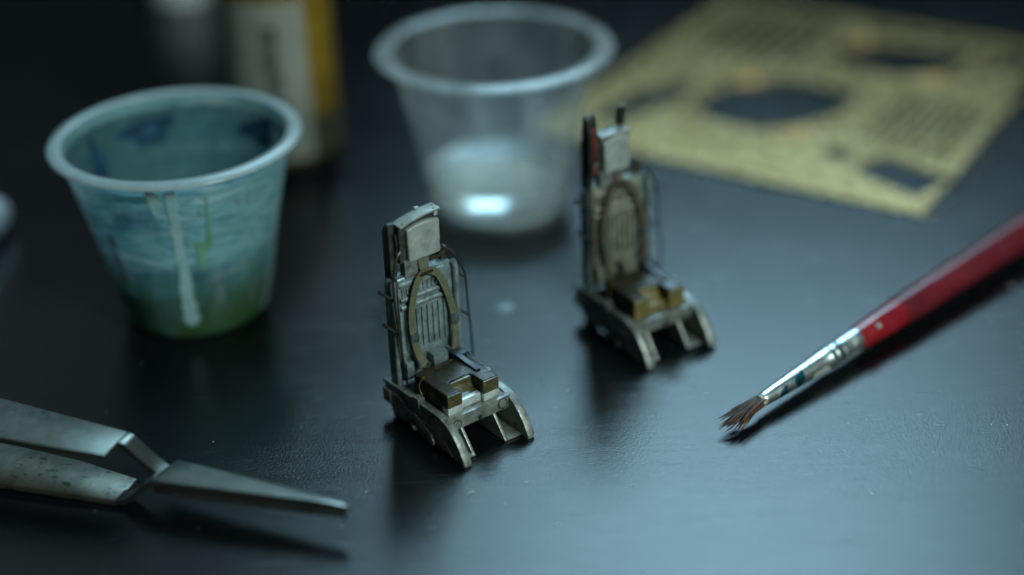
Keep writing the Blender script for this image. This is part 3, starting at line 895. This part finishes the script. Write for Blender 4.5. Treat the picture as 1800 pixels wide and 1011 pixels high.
def wrap(name, a0, a1, z0, z1, r, m, parent, n=24):
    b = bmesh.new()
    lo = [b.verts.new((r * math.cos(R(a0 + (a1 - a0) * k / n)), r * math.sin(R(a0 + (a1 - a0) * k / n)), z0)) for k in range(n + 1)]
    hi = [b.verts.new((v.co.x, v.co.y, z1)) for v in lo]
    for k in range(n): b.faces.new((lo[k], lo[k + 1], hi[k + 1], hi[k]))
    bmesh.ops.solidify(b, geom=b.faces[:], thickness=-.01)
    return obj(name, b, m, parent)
lab = wrap('label', -156, -54, .42, 3.85, 1.19, M['label'], bt)
wrap('label_band', -54, -6, .42, 1.25, 1.19, mat('tan label band', (.07, .06, .04), (.11, .095, .06), 3, 0, .6), bt, 10)
wrap('bottle_foot', -200, 160, .07, .38, 1.186, M['bottledark'], bt, 60)
wrap('bottle_shoulder', -200, 160, 4.0, 4.32, 1.186, M['bottledark'], bt, 60)
wrap('bottle_painted_shade', -200, -170, .3, 3.9, 1.186, M['bottledark'], bt, 10)  # dark strip paints shade onto the left side of the bottle
rnd = random.Random(3)
for k in range(14):
    z = 3.2 - k * .2
    a = -98 + rnd.uniform(-3, 2)
    wrap('print_line', a, a + rnd.uniform(13, 22), z, z + .13, 1.203, M['print'], lab, 5)
ob = thing('bottle_cap', 'off white bottle cap standing far back at the upper left, out of focus', 'cap', (-8.75, 45.0, 0.002))
b = bmesh.new(); lathe(b, [(.70, 0), (.74, .02), (.72, 1.25), (.64, 1.36), (0, 1.38)], 48); obj('cap_shell', b, M['capwhite'], ob)
b = bmesh.new()
for k in range(36):
    a = 2 * math.pi * k / 36
    tube(b, [(.735 * math.cos(a), .735 * math.sin(a), .08), (.722 * math.cos(a), .722 * math.sin(a), 1.2)], .02, 5)
obj('grip_ridges', b, M['capwhite'], ob, kind='stuff')

# ------------------------------------------------------------------ silver tool end at the left edge
tl = thing('tool_handle', 'rounded silver metal tool end entering at the left edge', 'tool', (0, 0, 0))
b = bmesh.new()
P0 = Vector((-10.30, 31.2, .364)); P1 = Vector((-10.82, 25.0, .364)); d = (P1 - P0).normalized()
st = [(0, .04), (.03, .16), (.10, .26), (.2, .32), (.35, .35), (1.2, .36), (1.22, .32), (1.30, .32), (1.32, .36), (6.5, .36)]
tube(b, [P0 + d * s for s, r in st], [r for s, r in st], 28)
obj('handle_end', b, mat('pale satin aluminium', (.55, .6, .62), (.7, .75, .76), 3, .3, .3), tl, 35)
b = bmesh.new(); tube(b, [P0 + d * 1.9, P0 + d * 1.95, P0 + d * 2.2, P0 + d * 2.25], [.36, .40, .40, .36], 28); obj('handle_ring', b, M['silver'], tl)

# ------------------------------------------------------------------ dust and specks on the bench
M['lint'] = mat('pale lint', (.5, .56, .56), (.7, .75, .75), 5, 0, .8)
b = bmesh.new()
rnd = random.Random(11)
spots = [(-2.33, 21.3), (1.66, 21.2), (-.7, 21.2), (.1, 21.4), (.55, 20.3)]
for i in range(30): spots.append((rnd.uniform(-8, 9), rnd.uniform(18.5, 27)))
for i, (x, y) in enumerate(spots):
    r = rnd.uniform(.005, .013) if i > 4 else rnd.uniform(.014, .022)
    if rnd.random() < .25:
        a = rnd.uniform(0, 6.3); l = rnd.uniform(.05, .13)
        tube(b, spline([(x, y, .008), (x + l * .5 * math.cos(a) + .02, y + l * .5 * math.sin(a), .02), (x + l * math.cos(a), y + l * math.sin(a), .008)], 3), .006, 5)
    else:
        bmesh.ops.create_icosphere(b, subdivisions=1, radius=r, matrix=Matrix.Translation((x, y, r * .5)) @ Matrix.Rotation(rnd.uniform(0, 3), 4, 'Z') @ Matrix.Diagonal((1, rnd.uniform(.5, 1), .6, 1)))
tag(obj('dust', b, M['lint']), 'fine pale dust and lint specks on the black tabletop', 'dust', None, 'stuff')
b = bmesh.new()
lathe(b, [(0, .03), (.08, .028), (.14, .016), (.17, .002)], 24, c=(-.15, 26.9, 0.002))
tag(obj('paint_fleck', b, mat('pale blue dried paint', (.16, .22, .25), (.22, .28, .31), 5, 0, .5)), 'small pale dried fleck on the tabletop between the two seats', 'fleck')
